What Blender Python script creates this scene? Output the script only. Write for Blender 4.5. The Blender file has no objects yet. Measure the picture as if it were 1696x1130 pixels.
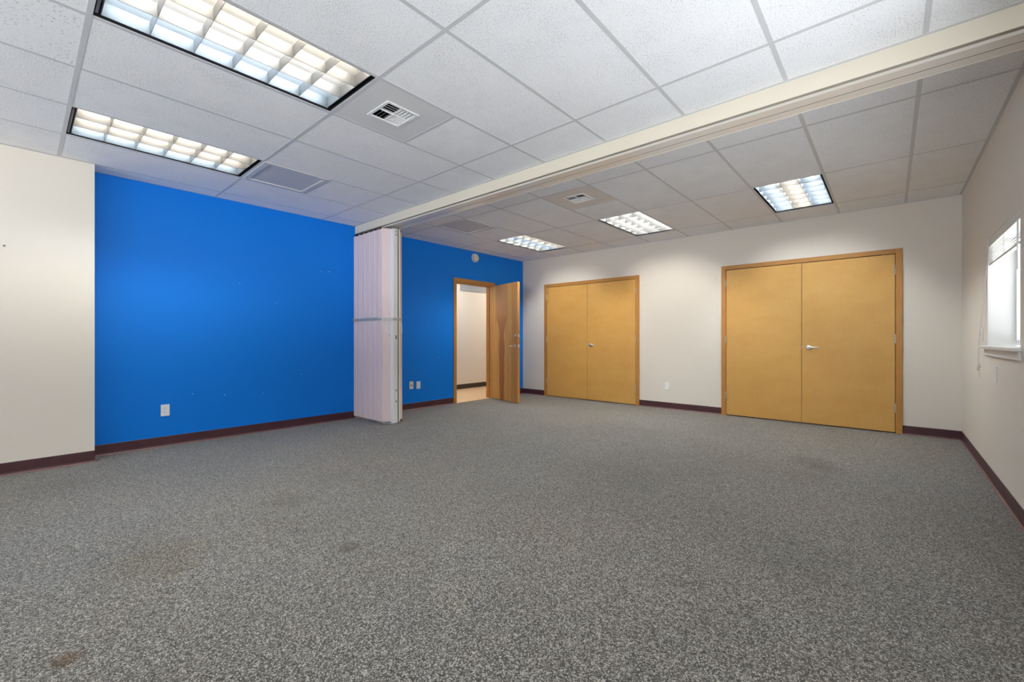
import bpy, bmesh, math, random
from mathutils import Vector, Matrix

random.seed(7)
C = bpy.context.scene.collection

# ------------------------------------------------------------------ camera, world, exposure
YAW = 0.728
CAMP = Vector((5.588, -6.839, 1.109))
cam_d = bpy.data.cameras.new('camera')
cam_d.sensor_width = 36.0
cam_d.lens = 36.0 * 716.1 / 1696.0
cam_d.shift_x = (848 - 835.2) / 1696.0
cam_d.shift_y = -(565 - 561.5) / 1696.0
cam_d.clip_start = 0.02
cam = bpy.data.objects.new('camera', cam_d)
C.objects.link(cam)
cam.location = CAMP
cam.rotation_euler = (math.pi / 2, 0, YAW)
sc = bpy.context.scene
sc.camera = cam

W = bpy.data.worlds.new('world')
sc.world = W
W.use_nodes = True
# hazy bright sky above the horizon, ground glow below added to light the ceiling
SKY, GROUND_GLOW = 7.5, 30.0
_t = W.node_tree
_tc = _t.nodes.new('ShaderNodeTexCoord')
_sp = _t.nodes.new('ShaderNodeSeparateXYZ')
_mr = _t.nodes.new('ShaderNodeMapRange')
_mr.inputs['From Min'].default_value = -0.06
_mr.inputs['From Max'].default_value = 0.06
_mx = _t.nodes.new('ShaderNodeMix')
_mx.data_type = 'RGBA'
_t.links.new(_tc.outputs['Generated'], _sp.inputs[0])
_t.links.new(_sp.outputs[2], _mr.inputs[0])
_t.links.new(_mr.outputs[0], _mx.inputs[0])
_mx.inputs[6].default_value = (GROUND_GLOW * 0.97, GROUND_GLOW * 0.99, GROUND_GLOW, 1)
_mx.inputs[7].default_value = (SKY * 0.90, SKY * 0.95, SKY, 1)
_t.links.new(_mx.outputs[2], _t.nodes['Background'].inputs[0])
_t.nodes['Background'].inputs[1].default_value = 1.0

sc.view_settings.view_transform = 'Standard'
sc.view_settings.look = 'None'
sc.view_settings.gamma = 1
sc.view_settings.use_curve_mapping = False
sc.view_settings.exposure = 0.78
TUBE = 62.0                     # radiance of the fluorescent tubes

cy = sc.cycles
cy.use_denoising = True
cy.max_bounces = 10
cy.diffuse_bounces = 8
cy.glossy_bounces = 4
cy.transparent_max_bounces = 12
cy.sample_clamp_indirect = 6.0
cy.caustics_reflective = False
cy.caustics_refractive = False

# ------------------------------------------------------------------ room numbers (metres)
WX = 6.177                      # right wall
ZC = 2.684                      # ceiling
YB = -10.9                       # wall behind the camera
GX0, G = 0.240, 0.6096          # ceiling grid
BX = 0.232                      # face of the cream wall at the left
BY = -6.386                     # where it ends
YL = [-4.175, -5.394, -6.613, -7.832, -9.051, -10.270]          # cross lines, near section
YR = [-0.527, -1.746, -2.965]                  # cross lines, far section
BEAM0, BEAM1 = -3.710, -3.462


# ------------------------------------------------------------------ mesh helpers
def box(bm, x0, x1, y0, y1, z0, z1, bev=0.0, mi=0):
    vs = [bm.verts.new(p) for p in ((x0, y0, z0), (x1, y0, z0), (x1, y1, z0), (x0, y1, z0),
                                    (x0, y0, z1), (x1, y0, z1), (x1, y1, z1), (x0, y1, z1))]
    fs = []
    for q in ((0, 3, 2, 1), (4, 5, 6, 7), (0, 1, 5, 4), (1, 2, 6, 5), (2, 3, 7, 6), (3, 0, 4, 7)):
        f = bm.faces.new([vs[i] for i in q])
        f.material_index = mi
        fs.append(f)
    if bev > 0:
        es = set(e for f in fs for e in f.edges)
        bmesh.ops.bevel(bm, geom=list(es), offset=bev, segments=2, affect='EDGES', profile=0.5)
    return vs


def cyl(bm, p0, p1, r, seg=16, r2=None, caps=True):
    p0, p1 = Vector(p0), Vector(p1)
    r2 = r if r2 is None else r2
    d = (p1 - p0).normalized()
    a = d.orthogonal().normalized()
    b = d.cross(a)
    A, B = [], []
    for i in range(seg):
        t = 2 * math.pi * i / seg
        o = a * math.cos(t) + b * math.sin(t)
        A.append(bm.verts.new(p0 + o * r))
        B.append(bm.verts.new(p1 + o * r2))
    for i in range(seg):
        j = (i + 1) % seg
        f = bm.faces.new((A[i], A[j], B[j], B[i]))
        f.smooth = True
    if caps:
        bm.faces.new(list(reversed(A)))
        bm.faces.new(B)


def tube(bm, pts, r, seg=8):
    pts = [Vector(p) for p in pts]
    rings = []
    a = None
    for i, p in enumerate(pts):
        d = (pts[min(i + 1, len(pts) - 1)] - pts[max(i - 1, 0)]).normalized()
        a = d.orthogonal().normalized() if a is None else (a - d * a.dot(d)).normalized()
        b = d.cross(a)
        rings.append([bm.verts.new(p + (a * math.cos(2 * math.pi * k / seg) + b * math.sin(2 * math.pi * k / seg)) * r)
                      for k in range(seg)])
    for u, v in zip(rings, rings[1:]):
        for k in range(seg):
            f = bm.faces.new((u[k], u[(k + 1) % seg], v[(k + 1) % seg], v[k]))
            f.smooth = True
    bm.faces.new(list(reversed(rings[0])))
    bm.faces.new(rings[-1])


def prism(bm, pts, axis, a, b):
    """polygon pts (2D) extruded along axis ('x','y','z') from a to b"""
    def P(p, t):
        return {'x': (t, p[0], p[1]), 'y': (p[0], t, p[1]), 'z': (p[0], p[1], t)}[axis]
    A = [bm.verts.new(P(p, a)) for p in pts]
    B = [bm.verts.new(P(p, b)) for p in pts]
    n = len(pts)
    for i in range(n):
        bm.faces.new((A[i], A[(i + 1) % n], B[(i + 1) % n], B[i]))
    bm.faces.new(list(reversed(A)))
    bm.faces.new(B)


def obj(name, bm, mats, parent=None, loc=None, rotz=0.0):
    bmesh.ops.recalc_face_normals(bm, faces=bm.faces)
    me = bpy.data.meshes.new(name)
    bm.to_mesh(me)
    bm.free()
    for m in (mats if isinstance(mats, (list, tuple)) else [mats]):
        me.materials.append(m)
    o = bpy.data.objects.new(name, me)
    C.objects.link(o)
    if parent is not None:
        o.parent = parent
    if loc is not None:
        o.location = loc
    o.rotation_euler[2] = rotz
    return o


def NB():
    return bmesh.new()


def thing(name, label, cat, loc=(0, 0, 0), rotz=0.0, group=None):
    o = bpy.data.objects.new(name, None)
    o.empty_display_size = 0.1
    C.objects.link(o)
    o.location = loc
    o.rotation_euler = (0, 0, rotz)
    tag(o, label, cat, group)
    return o


def tag(o, label, cat, group=None):
    o['label'] = label
    o['category'] = cat
    if group:
        o['group'] = group
    return o


def struct(o, label=None, cat=None):
    o['kind'] = 'structure'
    if label:
        o['label'] = label
    if cat:
        o['category'] = cat
    return o


def sroot(name, label, cat, loc=(0, 0, 0)):
    o = bpy.data.objects.new(name, None)
    o.empty_display_size = 0.1
    C.objects.link(o)
    o.location = loc
    return struct(o, label, cat)


# ------------------------------------------------------------------ materials
class N:
    def __init__(s, name):
        s.m = bpy.data.materials.new(name)
        s.m.use_nodes = True
        s.t = s.m.node_tree
        s.b = s.t.nodes['Principled BSDF']

    def n(s, typ, **kw):
        x = s.t.nodes.new(typ)
        for k, v in kw.items():
            if k.startswith('_'):
                setattr(x, k[1:], v)
            else:
                x.inputs[k.replace('__', ' ')].default_value = v
        return x

    def l(s, a, b):
        s.t.links.new(a, b)

    def math(s, op, a, b=None, clamp=False):
        x = s.t.nodes.new('ShaderNodeMath')
        x.operation = op
        x.use_clamp = clamp
        for i, v in enumerate((a, b)):
            if v is None:
                continue
            if isinstance(v, (int, float)):
                x.inputs[i].default_value = v
            else:
                s.l(v, x.inputs[i])
        return x.outputs[0]

    def ramp(s, fac, stops, interp='LINEAR'):
        x = s.t.nodes.new('ShaderNodeValToRGB')
        x.color_ramp.interpolation = interp
        e = x.color_ramp.elements
        while len(e) < len(stops):
            e.new(0.5)
        for k, (p, c) in enumerate(stops):
            e[k].position = p
            e[k].color = (*c, 1) if len(c) == 3 else c
        s.l(fac, x.inputs[0])
        return x.outputs[0]

    def mix(s, fac, a, b, blend='MIX'):
        x = s.t.nodes.new('ShaderNodeMix')
        x.data_type = 'RGBA'
        x.blend_type = blend
        for sock, v in ((x.inputs[0], fac), (x.inputs[6], a), (x.inputs[7], b)):
            if isinstance(v, (int, float)):
                sock.default_value = v
            elif isinstance(v, tuple):
                sock.default_value = (*v, 1)
            else:
                s.l(v, sock)
        return x.outputs[2]

    def coords(s, scale=(1, 1, 1), loc=(0, 0, 0)):
        tc = s.t.nodes.new('ShaderNodeTexCoord')
        mp = s.t.nodes.new('ShaderNodeMapping')
        mp.inputs['Scale'].default_value = scale
        mp.inputs['Location'].default_value = loc
        s.l(tc.outputs['Object'], mp.inputs[0])
        return mp.outputs[0]

    def noise(s, vec, scale, detail=2.0, rough=0.5):
        x = s.n('ShaderNodeTexNoise', Scale=scale, Detail=detail, Roughness=rough)
        s.l(vec, x.inputs['Vector'])
        return x.outputs['Fac']

    def bump(s, h, strength, dist):
        x = s.n('ShaderNodeBump', Strength=strength, Distance=dist)
        s.l(h, x.inputs['Height'])
        s.l(x.outputs[0], s.b.inputs['Normal'])


def plain(name, col, rough=0.5, metal=0.0, spec=0.5):
    k = N(name)
    k.b.inputs['Base Color'].default_value = (*col, 1)
    k.b.inputs['Roughness'].default_value = rough
    k.b.inputs['Metallic'].default_value = metal
    k.b.inputs['Specular IOR Level'].default_value = spec
    return k.m


def wall_paint(name, col, col2, rough=0.6, spec=0.25):
    k = N(name)
    v = k.coords()
    big = k.noise(v, 1.3, 3)
    c = k.mix(k.math('MULTIPLY', big, 0.5), col, col2)
    k.l(c, k.b.inputs['Base Color'])
    k.b.inputs['Roughness'].default_value = rough
    k.b.inputs['Specular IOR Level'].default_value = spec
    # faint woven wallcovering texture
    fine = k.noise(k.coords((1, 1, 0.35)), 160, 3, 0.6)
    k.bump(fine, 0.12, 0.002)
    return k.m


M = {}
M['cream'] = wall_paint('cream_wall_paint', (0.72, 0.665, 0.59), (0.70, 0.645, 0.575))
M['blue'] = wall_paint('blue_wall_paint', (0.001, 0.190, 0.72), (0.001, 0.178, 0.68), 0.45, 0.2)
M['fascia'] = wall_paint('fascia_paint', (0.70, 0.645, 0.53), (0.68, 0.63, 0.52))
M['fascia_back'] = plain('fascia_shadow_paint', (0.36, 0.33, 0.27), 0.7)  # darker fascia copy; shade under the beam is in the colour
M['track'] = plain('track_enamel', (0.76, 0.70, 0.63), 0.25, 0.0, 0.8)
M['track_lip'] = plain('track_lip_enamel', (0.66, 0.62, 0.56), 0.3)
M['black'] = plain('black_gap', (0.006, 0.006, 0.007), 0.8, spec=0.1)
M['grid'] = plain('grid_enamel', (0.60, 0.605, 0.62), 0.5)
M['white'] = plain('white_plastic', (0.80, 0.80, 0.80), 0.35)
M['ivory'] = plain('ivory_plastic', (0.74, 0.70, 0.58), 0.4)
M['slot'] = plain('dark_slot', (0.04, 0.035, 0.03), 0.6)
M['slot_grey'] = plain('grey_slot', (0.28, 0.27, 0.26), 0.6)
M['white_wood'] = plain('white_trim_paint', (0.78, 0.77, 0.74), 0.4)
M['vinyl_white'] = plain('white_vinyl', (0.85, 0.86, 0.88), 0.35)
M['blind'] = plain('blind_enamel', (0.74, 0.71, 0.66), 0.4)
M['slat'] = plain('slat_enamel', (0.34, 0.33, 0.30), 0.35)
M['cord'] = plain('cord_cotton', (0.42, 0.40, 0.36), 0.8)
M['steel'] = plain('satin_steel', (0.70, 0.69, 0.67), 0.32, 0.9)
M['steel_dull'] = plain('dull_hinge_steel', (0.50, 0.48, 0.45), 0.45, 0.6)
M['alu'] = plain('aluminium_post', (0.78, 0.82, 0.88), 0.4, 0.15)
M['post_cream'] = plain('cream_enamel_post', (0.76, 0.73, 0.66), 0.4)
M['strap'] = plain('grey_latch_bar', (0.42, 0.42, 0.40), 0.45, 0.2)
M['register'] = plain('register_enamel', (0.80, 0.80, 0.80), 0.4)
M['detector'] = plain('detector_plastic', (0.72, 0.66, 0.52), 0.45)
M['housing'] = plain('black_fixture_housing', (0.012, 0.012, 0.014), 0.5)
M['housing_grey'] = plain('grey_fixture_housing', (0.16, 0.16, 0.17), 0.45)


def mk_wood(name, base, dark, light, grain=(14, 14, 0.9), amount=0.5, fig=0.5, rough=0.38):
    k = N(name)
    v = k.coords(grain)
    w = k.noise(v, 3.2, 5, 0.62)
    c1 = k.ramp(w, [(0.30, dark), (0.52, base), (0.75, light)])
    f = k.noise(k.coords((2.2, 2.2, 4.5)), 1.1, 3, 0.6)
    c2 = k.ramp(f, [(0.30, dark), (0.52, base), (0.72, light)])
    a = k.mix(amount, base, c1)
    a = k.mix(fig, a, c2)
    k.l(a, k.b.inputs['Base Color'])
    k.b.inputs['Roughness'].default_value = rough
    k.b.inputs['Specular IOR Level'].default_value = 0.35
    return k.m


M['maple'] = mk_wood('maple_veneer', (0.60, 0.335, 0.092), (0.53, 0.268, 0.062), (0.65, 0.385, 0.122), (30, 30, 1.6), 0.42, 0.36)
M['oak'] = mk_wood('oak_frame', (0.46, 0.212, 0.050), (0.34, 0.140, 0.032), (0.54, 0.280, 0.085), (40, 40, 2.2), 0.75, 0.15)
M['oak_h'] = mk_wood('oak_head_frame', (0.46, 0.212, 0.050), (0.34, 0.140, 0.032), (0.54, 0.280, 0.085), (2.2, 2.2, 40), 0.75, 0.15)


def mk_birch():
    """open door: pale birch with a dark heartwood figure up the middle (object x = across door)"""
    k = N('birch_veneer')
    tc = k.t.nodes.new('ShaderNodeTexCoord')
    sp = k.t.nodes.new('ShaderNodeSeparateXYZ')
    k.l(tc.outputs['Object'], sp.inputs[0])
    x, z = sp.outputs[0], sp.outputs[2]
    grain = k.noise(k.coords((26, 26, 0.7)), 3.0, 5, 0.65)
    wob = k.noise(k.coords((3, 3, 2.2)), 1.6, 3)
    base = k.ramp(grain, [(0.30, (0.44, 0.200, 0.052)), (0.5, (0.57, 0.300, 0.085)), (0.70, (0.68, 0.390, 0.135))])
    xc = k.math('SUBTRACT', x, 0.40)
    ax = k.math('ABSOLUTE', xc)
    axw = k.math('ADD', ax, k.math('MULTIPLY', k.math('SUBTRACT', wob, 0.5), 0.05))
    zn = k.math('DIVIDE', z, 2.1)
    wid = k.ramp(zn, [(0.0, (0.075,) * 3), (0.25, (0.085,) * 3), (0.42, (0.105,) * 3), (0.50, (0.095,) * 3),
                      (0.555, (0.075,) * 3), (0.62, (0.10,) * 3), (0.70, (0.175,) * 3), (0.82, (0.19,) * 3), (1.0, (0.18,) * 3)])
    inside = k.math('SUBTRACT', wid, axw)
    mask = k.math('MULTIPLY', inside, 60.0, True)
    rim = k.ramp(k.math('ADD', k.math('MULTIPLY', inside, 9.0), 0.5),
                 [(0.48, (0, 0, 0)), (0.56, (1, 1, 1)), (0.72, (0.35,) * 3), (1.0, (0.15,) * 3)])
    heart_c = k.ramp(zn, [(0.0, (0.33, 0.110, 0.018)), (0.45, (0.35, 0.125, 0.025)), (0.68, (0.43, 0.19, 0.060)), (0.75, (0.56, 0.30, 0.125)), (1, (0.57, 0.33, 0.145))])
    heart = k.mix(k.math('MULTIPLY', rim, 0.45), heart_c, (0.33, 0.125, 0.030))
    heart = k.mix(0.30, heart, base, 'MULTIPLY')
    heart = k.mix(0.10, heart, base)
    a = k.mix(mask, base, heart)
    # darker plank edges
    e1 = k.ramp(k.math('ADD', axw, 0.0), [(0.30, (0, 0, 0)), (0.315, (0.8,) * 3), (0.37, (0.3,) * 3), (0.385, (0.85,) * 3), (0.43, (0.5,) * 3)])
    a = k.mix(k.math('MULTIPLY', e1, 0.8), a, (0.38, 0.15, 0.035))
    k.l(a, k.b.inputs['Base Color'])
    k.b.inputs['Roughness'].default_value = 0.36
    return k.m


M['birch'] = mk_birch()


STAINS = ((5.065, -2.08, 0.26, (0.76, 0.74, 0.70)), (5.19, -2.28, 0.16, (0.80, 0.77, 0.73)), (5.07, -2.65, 0.30, (0.88, 0.86, 0.82)),
          (3.435, -5.68, 0.07, (0.62, 0.58, 0.50)), (2.49, -5.61, 0.20, (0.84, 0.82, 0.76)), (3.46, -6.73, 0.05, (0.66, 0.50, 0.34)),
          (2.84, -6.37, 0.28, (0.90, 0.85, 0.74)), (4.17, -5.59, 0.14, (1.12, 1.10, 1.04)), (5.15, -4.14, 0.45, (0.90, 0.89, 0.86)),
          (3.9, -3.6, 0.5, (0.93, 0.92, 0.90)), (0.92, -6.70, 0.35, (0.90, 0.90, 0.90)))


def mk_carpet():
    k = N('loop_carpet')
    v = k.coords()
    wv = k.coords((1.0, 1.0, 1.0))
    loops = k.n('ShaderNodeTexVoronoi', Scale=195.0, Randomness=0.45)
    k.l(wv, loops.inputs['Vector'])
    sep = k.t.nodes.new('ShaderNodeSeparateColor')
    k.l(loops.outputs['Color'], sep.inputs[0])
    fine = k.noise(v, 260, 2, 0.7)
    mid = k.noise(v, 45, 3, 0.65)
    # every loop has its own shade; gaps between loops are dark
    f = k.math('ADD', k.math('MULTIPLY', sep.outputs[0], 0.30), k.math('MULTIPLY', fine, 0.75))
    f = k.math('ADD', f, k.math('MULTIPLY', k.math('SUBTRACT', mid, 0.5), 0.22))
    f = k.math('SUBTRACT', f, k.math('MULTIPLY', loops.outputs['Distance'], 0.24))
    c = k.ramp(f, [(0.22, (0.012, 0.012, 0.010)), (0.36, (0.066, 0.063, 0.055)), (0.49, (0.178, 0.172, 0.154)), (0.66, (0.47, 0.455, 0.415))])
    big = k.noise(v, 0.55, 3, 0.6)
    big2 = k.noise(k.coords((1, 1, 1), (4.3, 2.1, 0)), 0.9, 3, 0.6)
    tint = k.ramp(big, [(0.35, (0.96, 0.98, 1.03)), (0.65, (1.04, 0.99, 0.93))])
    c = k.mix(1.0, c, tint, 'MULTIPLY')
    wear = k.ramp(big2, [(0.3, (0.90,) * 3), (0.7, (1.08,) * 3)])
    c = k.mix(1.0, c, wear, 'MULTIPLY')
    # stains with their own place on the floor
    tc = k.t.nodes.new('ShaderNodeTexCoord')
    wob = k.noise(v, 7, 3)
    for (sx, sy, r, col) in STAINS:
        d = k.t.nodes.new('ShaderNodeVectorMath')
        d.operation = 'DISTANCE'
        k.l(tc.outputs['Object'], d.inputs[0])
        d.inputs[1].default_value = (sx, sy, 0)
        dd = k.math('ADD', d.outputs['Value'], k.math('MULTIPLY', k.math('SUBTRACT', wob, 0.5), r * 1.6))
        m = k.math('SUBTRACT', 1.0, k.math('DIVIDE', dd, r), True)
        m = k.math('MULTIPLY', m, 1.8, True)
        c = k.mix(m, c, k.mix(1.0, c, col, 'MULTIPLY'))
    k.l(c, k.b.inputs['Base Color'])
    k.b.inputs['Roughness'].default_value = 0.95
    k.b.inputs['Specular IOR Level'].default_value = 0.1
    k.b.inputs['Sheen Weight'].default_value = 0.22
    k.b.inputs['Sheen Roughness'].default_value = 0.5
    k.bump(f, 0.35, 0.004)
    return k.m


M['carpet'] = mk_carpet()


def mk_tile(name, coarse):
    k = N(name)
    v = k.coords((1, 1, 1)) if not coarse else k.coords((1.0, 0.55, 1))
    s = 105 if coarse else 165
    a = k.noise(v, s, 3, 0.65)
    patch = k.noise(k.coords(), 5.0, 2)
    a = k.math('ADD', a, k.math('MULTIPLY', k.math('SUBTRACT', patch, 0.5), 0.12))
    lo, hi = (0.335, 0.39) if coarse else (0.375, 0.415)
    base = (0.875, 0.885, 0.905)
    c = k.ramp(a, [(lo, (0.44, 0.44, 0.45) if coarse else (0.48, 0.48, 0.49)), (hi, base), (0.6, (0.895, 0.90, 0.92))])
    k.l(c, k.b.inputs['Base Color'])
    k.b.inputs['Roughness'].default_value = 0.9
    k.b.inputs['Specular IOR Level'].default_value = 0.1
    k.bump(a, 0.15, 0.003)
    return k.m


M['tile'] = mk_tile('ceiling_tile', False)
M['tile_old'] = mk_tile('fissured_ceiling_tile', True)
M['panel'] = wall_paint('vent_panel_enamel', (0.70, 0.705, 0.71), (0.68, 0.68, 0.68), 0.5)
M['panel_warm'] = wall_paint('aged_vent_panel', (0.72, 0.69, 0.66), (0.70, 0.66, 0.62), 0.5)


def mk_perf():
    k = N('perforated_grille')
    v = k.coords((1, 1, 1))
    x = k.n('ShaderNodeTexVoronoi', Scale=95.0, Randomness=0.0)
    k.l(v, x.inputs['Vector'])
    c = k.ramp(x.outputs['Distance'], [(0.22, (0.30, 0.30, 0.31)), (0.32, (0.62, 0.62, 0.63))])
    k.l(c, k.b.inputs['Base Color'])
    k.b.inputs['Roughness'].default_value = 0.5
    return k.m


M['perf'] = mk_perf()


def mk_cove():
    k = N('vinyl_cove_base')
    n = k.noise(k.coords(), 6, 3)
    c = k.ramp(n, [(0.3, (0.058, 0.017, 0.022)), (0.7, (0.072, 0.024, 0.030))])
    k.l(c, k.b.inputs['Base Color'])
    k.b.inputs['Roughness'].default_value = 0.42
    return k.m


M['cove'] = mk_cove()
M['cove_toe'] = plain('cove_toe', (0.19, 0.085, 0.080), 0.5)
M['cove_hall'] = plain('brown_cove_base', (0.030, 0.018, 0.010), 0.5)


def mk_planks():
    k = N('maple_plank_floor')
    v = k.coords()
    b = k.n('ShaderNodeTexBrick', Scale=1.0)
    k.l(v, b.inputs['Vector'])
    b.inputs['Color1'].default_value = (0.66, 0.46, 0.26, 1)
    b.inputs['Color2'].default_value = (0.62, 0.42, 0.23, 1)
    b.inputs['Mortar'].default_value = (0.42, 0.27, 0.14, 1)
    b.inputs['Mortar Size'].default_value = 0.0015
    b.inputs['Brick Width'].default_value = 1.2
    b.inputs['Row Height'].default_value = 0.12
    g = k.noise(k.coords((3, 40, 1)), 2, 4)
    c = k.mix(0.18, b.outputs[0], k.ramp(g, [(0.3, (0.5, 0.32, 0.17)), (0.7, (0.74, 0.54, 0.33))]))
    k.l(c, k.b.inputs['Base Color'])
    k.b.inputs['Roughness'].default_value = 0.35
    return k.m


M['planks'] = mk_planks()
M['hall_paint'] = wall_paint('hall_wall_paint', (0.72, 0.66, 0.56), (0.70, 0.64, 0.55))
M['hall_grey'] = plain('grey_hall_panel', (0.27, 0.285, 0.295), 0.5)


def mk_vinyl():
    k = N('mauve_partition_vinyl')
    n = k.noise(k.coords((1, 1, 0.05)), 120, 2)
    n2 = k.noise(k.coords(), 200, 2)
    c = k.ramp(n, [(0.35, (0.72, 0.575, 0.575)), (0.65, (0.78, 0.63, 0.63))])
    c = k.mix(0.15, c, k.ramp(n2, [(0.4, (0.55, 0.44, 0.45)), (0.6, (0.78, 0.65, 0.66))]))
    k.l(c, k.b.inputs['Base Color'])
    k.b.inputs['Roughness'].default_value = 0.55
    return k.m


M['vinyl'] = mk_vinyl()


def mk_glass(name='window_glass', col=(0.96, 0.98, 0.97, 1)):
    k = N(name)
    tr = k.n('ShaderNodeBsdfTransparent')
    tr.inputs[0].default_value = col
    gl = k.n('ShaderNodeBsdfGlossy', Roughness=0.02)
    mx = k.n('ShaderNodeMixShader')
    mx.inputs[0].default_value = 0.05
    k.l(tr.outputs[0], mx.inputs[1])
    k.l(gl.outputs[0], mx.inputs[2])
    k.l(mx.outputs[0], k.t.nodes['Material Output'].inputs[0])
    return k.m


M['glass'] = mk_glass()
M['screened'] = mk_glass('screened_window_glass', (0.30, 0.302, 0.305, 1))  # pane darkened to hold daylight back so the blind slats show
M['tinted'] = mk_glass('tinted_window_glass', (0.52, 0.53, 0.54, 1))  # pane darkened to cut the light from the rear windows
M['tinted_side'] = mk_glass('lightly_tinted_window_glass', (0.68, 0.69, 0.70, 1))  # pane darkened to cut daylight from the other side windows


def emis(name, col, strength):
    k = N(name)
    k.b.inputs['Base Color'].default_value = (0.8, 0.8, 0.8, 1)
    k.b.inputs['Emission Color'].default_value = (*col, 1)
    k.b.inputs['Emission Strength'].default_value = strength
    return k.m


WARM, SKY_TINT, NEUT = (1.0, 0.90, 0.75), (0.76, 0.90, 1.0), (1.0, 0.96, 0.88)  # bluish tubes put daylight reflected in the louvers into the lamp colour
for k_, f_ in (('', 0.86), ('_far', 1.6)):          # tubes beyond the beam set brighter to lift that end
    M['tube_warm' + k_] = emis('warm_tube', WARM, TUBE * f_)
    M['tube_cool' + k_] = emis('cool_tube', SKY_TINT, TUBE * f_)
    M['tube_neut' + k_] = emis('neutral_tube', NEUT, TUBE * f_)
M['tube_hall'] = emis('hall_tube', (1.0, 0.92, 0.78), TUBE)
M['reflector'] = plain('reflector_enamel', (0.13, 0.133, 0.137), 0.35, 0.2)
M['blade'] = plain('louver_aluminium', (0.072, 0.074, 0.077), 0.45, 0.1, 0.3)

# ------------------------------------------------------------------ shell: floor and walls
T = 0.13
bm = NB()
box(bm, -0.001, WX + 0.25, YB - 0.2, 0.2, -0.12, 0.0)
struct(obj('floor', bm, M['carpet']))

# blue wall, with the door opening (y -1.822 .. -0.91, z 0 .. 2.105)
DY0, DY1, DZ = -1.822, -0.910, 2.105
bm = NB()
box(bm, -T, 0, YB - 0.2, DY0, -0.1, 3.0)
box(bm, -T, 0, DY1, 0.0, -0.1, 3.0)
box(bm, -T, 0, DY0, DY1, DZ, 3.0)
wl = struct(obj('wall_left', bm, M['blue']))
for (y, z, r) in ((-4.086, 2.008, 0.005), (-4.197, 1.995, 0.003), (-2.2, 0.80, 0.004), (-5.15, 1.75, 0.003), (-4.75, 1.55, 0.003),
                  (-5.3, 0.48, 0.004), (-4.9, 0.46, 0.003), (-2.42, 1.32, 0.003), (-4.45, 0.66, 0.003), (-5.6, 0.52, 0.003)):
    bm = NB()
    cyl(bm, (0, y, z), (0.0012, y, z), r, 8)
    o = obj('paint_chip', bm, M['white'], wl)
    o['label'] = 'tiny white chip in the blue paint'

bm = NB()
box(bm, 0.0, BX, YB - 0.2, BY, 0.0, 3.0)
wa = struct(obj('wall_alcove', bm, M['cream']))

# far wall with two closet openings
CL = [(0.549, 2.492), (3.753, 5.700)]
CZ = 2.166
bm = NB()
xs = [-T, CL[0][0], CL[0][1], CL[1][0], CL[1][1], WX + 0.25]
for i in (0, 2, 4):
    box(bm, xs[i], xs[i + 1], 0.0, 0.2, -0.1, 3.0)
for a, b in CL:
    box(bm, a, b, 0.0, 0.2, CZ, 3.0)
wb = struct(obj('wall_back', bm, M['cream']))
for (x, z, r) in ((2.585, 1.997, 0.006), (3.66, 1.987, 0.005), (2.85, 0.31, 0.005), (2.70, 0.29, 0.004)):
    bm = NB()
    cyl(bm, (x, -0.0012, z), (x, 0.0, z), r, 8)
    obj('nail_hole', bm, M['slot_grey'], wb)

# right wall with windows; the first is the one in view
WIN = [(-2.818 - 2.45 * k, -1.640 - 2.45 * k, 1.055, 1.908) for k in range(4)]
bm = NB()
ys = [YB - 0.2]
for w in sorted(WIN):
    ys += [w[0], w[1]]
ys.append(0.2)
for i in range(0, len(ys), 2):
    box(bm, WX, WX + 0.19, ys[i], ys[i + 1], -0.1, 3.0)
for y0, y1, z0, z1 in WIN:
    box(bm, WX, WX + 0.19, y0, y1, -0.1, z0 - 0.02)
    box(bm, WX, WX + 0.19, y0, y1, z1, 3.0)
struct(obj('wall_right', bm, M['cream']))

# wall behind the camera with two wide windows added to light the room
RW = [(0.70, 2.90, 0.85, 2.15), (3.30, 5.50, 0.85, 2.15)]
bm = NB()
xs = [0.0]
for w in RW:
    xs += [w[0], w[1]]
xs.append(WX + 0.19)
for i in range(0, len(xs), 2):
    box(bm, xs[i], xs[i + 1], YB - 0.2, YB, -0.1, 3.0)
for a, b, z0, z1 in RW:
    box(bm, a, b, YB - 0.2, YB, -0.1, z0)
    box(bm, a, b, YB - 0.2, YB, z1, 3.0)
struct(obj('wall_front', bm, M['cream']))


def portal(x, y, z, rot, sx, sy):
    ld = bpy.data.lights.new('daylight_portal', 'AREA')
    ld.shape = 'RECTANGLE'
    ld.size, ld.size_y = sx, sy
    ld.cycles.is_portal = True
    o = bpy.data.objects.new('daylight_portal', ld)
    C.objects.link(o)
    o.location = (x, y, z)
    o.rotation_euler = rot
    o['kind'] = 'helper'
    return o


for (y0, y1, z0, z1) in WIN:
    portal(WX + 0.185, (y0 + y1) / 2, (z0 + z1) / 2, (0, math.pi / 2, 0), z1 - z0, y1 - y0)
for (a, b, z0, z1) in RW:
    portal((a + b) / 2, YB - 0.19, (z0 + z1) / 2, (math.pi / 2, 0, 0), b - a, z1 - z0)

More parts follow.
